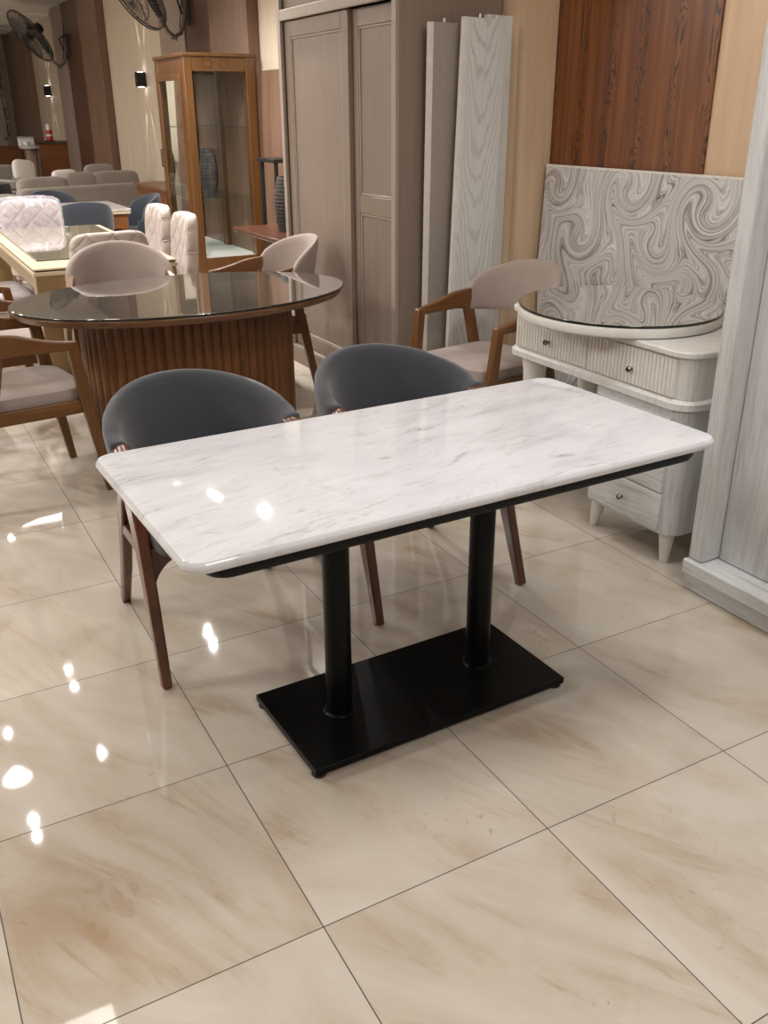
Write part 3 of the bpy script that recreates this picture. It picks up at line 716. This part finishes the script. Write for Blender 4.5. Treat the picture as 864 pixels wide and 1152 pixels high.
# ------------------------------------------------------------------ cream table with quilted chairs
ct = thing('dining_table', 'long cream and champagne dining table with a glass plate on top', 'table', (.73, 5.12, 0), D(-.5))
hx, hy = .445, 1.12
MB().box(-hx, hx, -hy, hy, .690, .714).build('tabletop', M['cream_edge'], ct, bevel=.004)
MB().box(-hx + .012, hx - .012, -hy + .012, hy - .012, .714, .722).build('inlay', M['black'], ct)
MB().box(-hx + .004, hx - .004, -hy + .004, hy - .004, .722, .735).build('upper_slab', M['cream_edge'], ct, bevel=.004)
gp = MB().box(-hx + .075, hx - .06, -hy + .32, hy - .05, .7355, .745).build('glass_plate', M['cream_glass'], ct, bevel=.001)
MB().box(-hx + .0745, hx - .0595, -hy + .3195, hy - .0495, .7355, .742).build('plate_edge', M['glass_edge'], gp)
ap = MB().box(-hx + .01, hx - .01, -hy + .01, -hy + .04, .60, .69).box(-hx + .01, hx - .01, hy - .04, hy - .01, .60, .69).box(-hx + .01, -hx + .04, -hy + .04, hy - .04, .60, .69).box(hx - .04, hx - .01, -hy + .04, hy - .04, .60, .69)
ap.build('apron', M['gold'], ct, bevel=.004)
for sx in (-1, 1):
    for sy in (-1, 1):
        MB().prism(rrect(min(sx * (hx - .008), sx * (hx - .13)), max(sx * (hx - .008), sx * (hx - .13)), min(sy * (hy - .008), sy * (hy - .13)), max(sy * (hy - .008), sy * (hy - .13)), .01), 0, .69).build('leg', M['gold'], ct, bevel=.003)

def make_quilt_chair(label, loc, rz, group):
    t = thing('quilted_chair', label, 'chair', loc, rz, group)      # faces -y
    secs = []
    # rounded slab, gently curved back
    sp = lambda v, e: math.copysign(abs(v) ** e, v)
    bk = MB(); rows = []
    for i in range(1, 16):
        ph = -PI / 2 + PI * i / 16; z = .68 + .265 * sp(math.sin(ph), .38); cr = abs(math.cos(ph)) ** .30
        rows.append([((.245 * cr * sp(math.cos(2 * PI * j / 32), .42)), .235 + .07 * (z - .45) + .050 * (abs(math.cos(ph)) ** .25) * sp(math.sin(2 * PI * j / 32), .6) - .22 * (.245 * cr * sp(math.cos(2 * PI * j / 32), .42)) ** 2 * 3, z) for j in range(32)])
    bk.loft(rows).build('backrest', M['quilt'], t, smooth=60)
    MB().ball((0, -.01, .45), (.48, .50, .12), .3, 32, 10).build('seat', M['beige_light'], t)
    MB().box(-.21, .21, -.21, .21, .36, .40).build('seat_frame', M['beige_light'], t, bevel=.01)
    for sx in (-1, 1):
        for sy in (-1, 1):
            MB().beam((sx * .19, sy * .19, .37), (sx * .215, sy * .225, 0), .038, .038, .022, .022).build('leg', M['gold'], t, bevel=.003)
    return t
gq = 'quilted beige chairs round the cream table'
q1 = make_quilt_chair('quilted beige chair at the near end of the cream table, back toward us', (.69, 4.03 + .05, 0), D(180 + 6), gq)
# make the seat side tuck under the table: it faces +y
dup(q1, 'quilted beige chair on the right side of the cream table, nearer of two', (1.20, 4.70, 0), D(-93), gq)
dup(q1, 'quilted beige chair on the right side of the cream table, farther of two', (1.22, 5.42, 0), D(-90), gq)
qw = dup(q1, 'beige chair wrapped in clear plastic at the far end of the cream table', (.66, 6.22, 0), D(-4), gq)
qw2 = dup(q1, 'beige chair under clear plastic on the left side of the cream table', (.10, 4.75, 0), D(93), gq)
# plastic sheeting over the two wrapped chairs
def crumple_sheet(name, label, rows, amp, seed):
    rnd = random.Random(seed); mb = MB(); R = []
    for i, row in enumerate(rows):
        R.append([mb.bm.verts.new((x + rnd.uniform(-amp, amp), y + rnd.uniform(-amp, amp), z + rnd.uniform(-amp, amp) * .6)) for x, y, z in row])
    for i in range(len(R) - 1):
        for j in range(len(R[0]) - 1): mb.face([R[i][j], R[i][j + 1], R[i + 1][j + 1], R[i + 1][j]])
    o = mb.build(name, M['wrap'], None, smooth=180); tag(o, label, 'plastic sheet', 'clear plastic covers')
    s = o.modifiers.new('thick', 'SOLIDIFY'); s.thickness = .0015
    return o
def lerp(a, b, t): return [a[i] + (b[i] - a[i]) * t for i in range(3)]
def drape(profile, axis_pts, n):
    rows = []
    for p in profile:
        rows.append([(axis_pts(p, -1 + 2 * k / n)) for k in range(n + 1)])
    return rows
# over the far chair: down the front, over the top, down the rear
prof = [(6.15, .50), (6.36, .52), (6.375, .60), (6.385, .70), (6.395, .80), (6.41, .90), (6.435, .962), (6.50, .972), (6.545, .94), (6.56, .84), (6.56, .70), (6.56, .58)]
rows = [[(.655 + u * (.262 if z > .6 else .29), y - .05 * u * u, z - (.035 * abs(u) ** 6 if z > .9 else 0)) for u in [-1 + 2 * k / 14 for k in range(15)]] for y, z in prof]
crumple_sheet('plastic_cover', 'clear plastic cover pulled over the chair at the far end of the cream table', rows, .007, 3)
prof = [(.42, .28), (.40, .40), (.385, .505), (.25, .530), (.10, .535), (-.03, .54), (-.06, .62), (-.075, .75), (-.09, .88), (-.11, .968), (-.18, .972), (-.23, .93), (-.25, .75), (-.25, .55)]
rows = [[(x, 4.75 + u * .285, z - (.25 * max(0, abs(u) - .82) * 5 * .3 if z < .7 else .03 * abs(u) ** 6)) for u in [-1 + 2 * k / 14 for k in range(15)]] for x, z in prof]
crumple_sheet('plastic_cover', 'clear plastic cover hanging off the chair on the left side of the cream table', rows, .009, 5)

# ------------------------------------------------------------------ slate chairs round the grey table
gtb = thing('dining_table', 'grey-topped table with brown apron among the slate blue chairs', 'table', (1.38, 7.96, 0))
MB().box(-.39, .39, -.48, .48, .715, .74).build('tabletop', M['stone_top'], gtb, bevel=.004)
MB().box(-.385, .385, -.475, .475, .69, .715).build('top_edge', M['cream_edge'], gtb, bevel=.003)
MB().box(-.36, .36, -.45, .45, .55, .69).build('apron', M['counter_wood'], gtb, bevel=.004)
for sx in (-1, 1):
    for sy in (-1, 1): MB().box(sx * .32 - .035, sx * .32 + .035, sy * .41 - .035, sy * .41 + .035, 0, .55).build('leg', M['counter_wood'], gtb, bevel=.003)
def make_slate(label, loc, rz, group):
    t = thing('tub_chair', label, 'chair', loc, rz, group)
    path = []
    for i in range(25):
        u = -1 + 2 * i / 24; th = u * D(100); c, s_ = math.cos(th), math.sin(th)
        k = max(0, c) ** .35
        path.append(((.23 * s_, .03 + .22 * c, .44), (.255 * s_, .03 + .25 * c, .60 + .235 * k), (s_, c, 0)))
    shell(path, .06, 'backrest', M['slate'], t)
    MB().ball((0, -.02, .45), (.46, .46, .11), .35, 28, 10).build('seat', M['slate'], t)
    for sx in (-1, 1):
        for sy in (-1, 1): MB().beam((sx * .16, sy * .16, .41), (sx * .21, sy * .21, 0), .034, .034, .02, .02).build('leg', M['walnut_leg'], t, bevel=.003)
    return t
gs = 'slate blue chairs round the grey table'
s1 = make_slate('slate blue chair with its back to us in front of the grey table', (1.32, 7.56, 0), D(175), gs)
dup(s1, 'slate blue chair on the far side of the grey table, above the plastic-wrapped chair', (1.27, 8.70, 0), D(8), gs)
dup(s1, 'slate blue chair at the right of the grey table, beside the display cabinet', (1.90, 7.98, 0), D(-88), gs)
dup(s1, 'slate blue chair at the far left edge, only its top showing', (.62, 8.66, 0), D(30), gs)

# brown console by the wall
co = thing('console_table', 'brown wooden console table with stepped edge beside the display cabinet', 'table', (2.52, 8.85, 0))
MB().box(0, .42, 0, 1.38, .765, .80).build('tabletop', M['rim'], co, bevel=.006)
MB().box(.03, .40, .04, 1.34, .70, .765).build('step_moulding', M['counter_wood'], co, bevel=.006)
MB().box(.05, .39, .06, 1.32, .12, .70).build('cabinet_body', M['counter_wood'], co, bevel=.004)
for x in (.07, .35):
    for y in (.10, 1.28): MB().box(x - .02, x + .02, y - .03, y + .03, 0, .12).build('leg', M['counter_wood'], co)

# ------------------------------------------------------------------ taupe sofa and cushions
sf = thing('sofa', 'long taupe sofa with its back to us in front of the clad pier', 'sofa', (1.22, 10.45, 0), D(13))
MB().ball((.86, .10, .44), (1.78, .20, .62), .16, 36, 10).build('backrest', M['sofa'], sf)
MB().ball((.86, .55, .33), (1.74, .85, .26), .2, 36, 10).build('seat', M['sofa'], sf)
for x in (.06, 1.68): MB().ball((x, .50, .40), (.20, .95, .50), .25, 24, 10).build('arm', M['sofa'], sf)
for x in (.08, 1.66):
    for y in (.08, .88): MB().box(x - .025, x + .025, y - .025, y + .025, 0, .21).build('leg', M['black'], sf)
def cushion(label, x, y, z, sz, rz, tilt, mat, name='cushion', grp='taupe sofa cushions'):
    R = Matrix.Rotation(D(13), 3, 'Z'); p = R @ Vector((x, y, 0)) + Vector((1.22, 10.45, z))
    o = MB().ball((0, 0, 0), sz, .42, 26, 12).build(name, mat, None, smooth=60); o.location = p; o.rotation_euler = (tilt, 0, rz)
    tag(o, label, 'cushion', grp); return o
cushion('long bolster cushion at the left end of the taupe sofa', .36, .27, .72, (.62, .22, .29), D(13), D(-8), M['sofa'])
cushion('plump middle back cushion on the taupe sofa', .86, .28, .74, (.42, .20, .32), D(13), D(-8), M['sofa'])
cushion('wide back cushion at the right end of the taupe sofa', 1.36, .28, .73, (.66, .20, .34), D(13), D(-8), M['sofa'])
cushion('pale scatter cushion standing above the wide right sofa cushion', 1.24, .46, .80, (.40, .14, .36), D(5), D(-12), M['sofa'])
cushion('small white scatter cushion peeping over the middle sofa cushion', .76, .46, .78, (.34, .12, .30), D(20), D(-10), M['white_cloth'])

# dark armchair and pale sofa at the left edge
da = thing('armchair', 'black tub armchair at the far left edge in front of a pale sofa', 'chair', (.85, 12.1, 0), D(200))
path = [((.38 * math.sin(u), .05 + .36 * math.cos(u), .25), (.40 * math.sin(u), .05 + .39 * math.cos(u), .74), (math.sin(u), math.cos(u), 0)) for u in [D(-105 + 210 * i / 24) for i in range(25)]]
shell(path, .10, 'backrest', M['dark_cloth'], da)
MB().ball((0, -.03, .36), (.62, .62, .20), .3, 28, 10).build('seat', M['dark_cloth'], da)
for sx in (-1, 1):
    for sy in (-1, 1): MB().beam((sx * .22, sy * .22, .28), (sx * .25, sy * .25, 0), .04, .04, .03, .03).build('leg', M['walnut_leg'], da)
ls = thing('sofa', 'pale grey sofa at the far left edge behind the black armchair', 'sofa', (1.15, 14.4, 0), D(8))
MB().ball((0, 0, .34), (1.5, .85, .30), .2, 36, 10).build('seat', M['sofa'], ls)
MB().ball((0, .36, .55), (1.5, .20, .58), .2, 36, 10).build('backrest', M['sofa'], ls)
MB().ball((-.05, .0, .56), (1.25, .60, .14), .3, 36, 10).build('seat_cushion', M['beige_light'], ls)
for sx in (-.68, .68): MB().ball((sx, 0, .44), (.18, .85, .42), .25, 24, 10).build('arm', M['sofa'], ls)
for sx in (-.66, .66):
    for sy in (-.34, .34): MB().box(sx - .025, sx + .025, sy - .025, sy + .025, 0, .2).build('leg', M['black'], ls)
pc = MB().ball((0, 0, 0), (.34, .14, .30), .45, 26, 12).build('cushion', M['white_cloth'], None, smooth=60)
pc.location = (1.80, 14.0, .79); pc.rotation_euler = (D(-18), D(8), D(10)); tag(pc, 'white pillow standing on the arm of the pale sofa at the left edge', 'cushion')
MB().tube([(.15 * math.cos(a * PI / 8), -.005, .13 * math.sin(a * PI / 8)) for a in range(16)], .006, 6, True).build('piping', M['white'], pc)

# ------------------------------------------------------------------ reception counter
rc = thing('reception_counter', 'brown reception counter with a stone column and rounded top, at the back', 'counter', (2.12, 16.0, 0))
MB().box(.30, .86, .02, .62, 0, 1.10).build('front_panel', M['counter_wood'], rc, bevel=.004)
MB().box(.29, .87, -.02, .64, 1.12, 1.145).build('wood_top', M['pil_dark'], rc, bevel=.006)
MB().prism(rrect(.08, .26, .06, .36, .06), 0, 1.03).build('stone_column', M['pink_stone'], rc)
MB().prism(rrect(0, .34, -.03, .50, .14), 1.03, 1.075).build('stone_top', M['stone_top'], rc, bevel=.008)
MB().box(.25, .31, .02, .30, 0, 1.10).build('side_post', M['pil_brown'], rc, bevel=.004)
MB().tube([(.285, -.005, .55), (.285, -.03, .55), (.285, -.03, .90), (.285, -.005, .90)], .009, 8).build('handle', M['steel'], rc)
bt = thing('bottle', 'red and white bottle standing on the reception counter', 'bottle', (2.63, 16.12, 1.145))
MB().lathe([(.052, 0), (.055, .02), (.055, .15), (.04, .175)], (0, 0, 0), 24).build('body', M['red'], bt)
MB().lathe([(.042, .17), (.045, .18), (.045, .265), (.038, .27)], (0, 0, 0), 24).build('cap', M['white'], bt)
MB().lathe([(.0555, .07), (.0555, .10)], (0, 0, 0), 24).build('label_band', M['white'], bt)
br = tag(MB().lathe([(.095, 0), (.10, .008), (.09, .012)], (0, 0, 0), 28).build('coaster', M['black'], None), 'dark coaster under the red bottle', 'coaster'); br.location = (2.63, 16.12, 1.1455)
bt.location.z = 1.1575
bx = thing('paper_box', 'white cardboard box on the reception counter beside the bottle', 'box', (2.33, 16.12, 1.0755), D(4))
MB().box(-.04, .20, 0, .16, 0, .12).build('body', M['white'], bx, bevel=.003)
MB().box(-.045, .205, -.005, .165, .12, .15).build('lid', M['stone_top'], bx, bevel=.003)
bx.location = (2.17, 16.20, 1.0755)
cu = thing('cup', 'white cup on the rounded stone end of the counter', 'cup', (2.22, 16.08, 1.0755))
MB().lathe([(.03, 0), (.045, .03), (.05, .07), (.044, .07), (.036, .02)], (0, 0, 0), 20).build('bowl', M['white'], cu)
MB().tube([(.045 + .022 * math.sin(a * PI / 8), 0, .038 + .02 * math.cos(a * PI / 8)) for a in range(9)], .005, 6).build('handle', M['white'], cu)
lc = thing('low_cabinet', 'low orange-brown cabinet against the back at the left edge', 'cabinet', (1.7, 19.8, 0))
MB().box(0, 1.0, 0, .5, .06, .93).build('body', M['counter_wood'], lc, bevel=.004)
MB().box(-.02, 1.02, -.02, .52, .93, .97).build('top', M['counter_wood'], lc, bevel=.004)
MB().box(.03, .49, -.015, .0, .10, .90).build('door', M['counter_wood'], lc, bevel=.003)
MB().box(.51, .97, -.015, .0, .10, .90).build('door', M['counter_wood'], lc, bevel=.003)
MB().box(.04, .96, .04, .46, 0, .06).build('plinth', M['black'], lc)

# ------------------------------------------------------------------ wall lamps and fans
def sconce(y, z, label):
    t = thing('wall_lamp', label, 'lamp', (FX, y, z), 0, 'black up-and-down wall lamps')
    MB().box(-.12, -.004, -.05, .05, -.085, .085).build('housing', M['black'], t, bevel=.004)
    MB().box(-.006, 0, -.04, .04, -.06, .06).build('back_plate', M['black'], t)
    for s_ in (-1, 1):
        MB().lathe([(.035, s_ * .083), (.036, s_ * .088), (.03, s_ * .09)], (-.06, 0, 0), 16).build('lens', M['bulb'], t)
        for dy in (-1, 1):
            d = bpy.data.lights.new('lamp_beam', 'SPOT'); d.energy = 70; d.spot_size = D(8); d.spot_blend = .6; d.shadow_soft_size = .004; d.color = (1, .95, .86)
            o = bpy.data.objects.new('lamp_beam', d); COL.objects.link(o); o.parent = t
            o.location = (-.04, dy * .015, s_ * .1)
            v = Vector((.075, dy * .30, s_ * 1.0)); o.rotation_euler = v.to_track_quat('-Z', 'Y').to_euler()
    return t
sconce(10.95, 1.99, 'black wall lamp with star-shaped beams, nearer one, left of the display cabinet')
sconce(17.45, 1.98, 'black wall lamp above the reception counter, farther one')

def fan(label, loc, rz, tilt, yaw, R_=.43):
    # bracket at the origin against the wall (wall on +x); hooked tube carries the head toward -x
    t = thing('wall_fan', label, 'fan', loc, rz, 'wall fans on the clad piers')
    MB().box(-.03, 0, -.05, .05, -.16, .20).build('wall_bracket', M['fan_grey'], t, bevel=.006)
    MB().tube([(-.03, 0, .0), (-.06, 0, -.14), (-.10, 0, -.235), (-.17, 0, -.27), (-.24, 0, -.22), (-.29, 0, -.12), (-.32, 0, -.03)], .022, 12).build('arm', M['fan_pipe'], t)
    MB().tube([(-.02, .02, .30), (-.05, .05, .05), (-.09, .05, -.2), (-.14, .04, -.30), (-.20, .03, -.28)], .006, 6).build('cable', M['black'], t)
    MB().tube([(-.03, 0, .18), (-.12, 0, .12), (-.07, 0, -.06)], .012, 8).build('pull_lever', M['black'], t)
    MB().tube([(-.30, 0, -.09), (-.35, 0, .01), (-.39, 0, .09), (-.42, 0, .16)], [.03, .045, .05, .04], 12).build('neck', M['black'], t)
    hd = Matrix.Translation((-.49, 0, .20)) @ Matrix.Rotation(yaw, 4, 'Z') @ Matrix.Rotation(tilt, 4, 'Y')
    # head axis along local -z before the tilt
    def H(mb): return mb.xf(hd)
    H(MB().lathe([(.03, .16), (.075, .14), (.085, .08), (.08, .0), (.05, -.02)], (0, 0, 0), 24)).build('motor', M['black'], t)
    cg = MB()
    for r, z in ((R_, -.10), (R_, -.07), (R_ * .66, -.165), (R_ * .66, -.01), (R_ * .33, -.185), (R_ * .33, .01)):
        cg.tube([(r * math.cos(a * 2 * PI / 40), r * math.sin(a * 2 * PI / 40), z) for a in range(40)], .007 if r == R_ else .004, 6, True)
    for k in range(60):
        a = 2 * PI * k / 60; q = lambda r, z: (r * math.cos(a), r * math.sin(a), z)
        cg.tube([q(.07, -.19), q(R_ * .33, -.185), q(R_ * .66, -.165), q(R_ * .9, -.125), q(R_, -.085), q(R_ * .9, -.045), q(R_ * .66, -.01), q(R_ * .33, .01), q(.06, .015)], .0026, 4)
    H(cg).build('cage', M['fan_grey'], t)
    H(MB().lathe([(.07, -.195), (.07, -.185)], (0, 0, 0), 24)).build('badge', M['steel'], t)
    for k in range(3):
        b = MB(); secs = []
        for i in range(9):
            r = .05 + (R_ * .88 - .05) * i / 8; wdt = .05 + .17 * math.sin(PI * (.15 + .75 * i / 8)) ; tw = D(32 - 14 * i / 8)
            cs = [(-wdt / 2, 0), (0, .010), (wdt / 2, 0), (0, .004)]
            secs.append([(r, u * math.cos(tw) - v * math.sin(tw), -.085 + u * math.sin(tw) + v * math.cos(tw)) for u, v in cs])
        b.loft(secs).xf(Matrix.Rotation(2 * PI * k / 3 + .4, 4, 'Z')); H(b).build('blade', M['fan_pipe'], t, smooth=60)
    H(MB().lathe([(.055, -.13), (.06, -.10), (.05, -.05)], (0, 0, 0), 20)).build('hub', M['black'], t)
    return t
fan('black wall fan at the far left, on the grey-clad pier under the ceiling', (FX - .12, 14.85, 2.56), 0, D(52), D(12))
fan('black wall fan above the display cabinet, cut by the top edge', (FX - .12, 8.62, 2.60), 0, D(56), D(10))
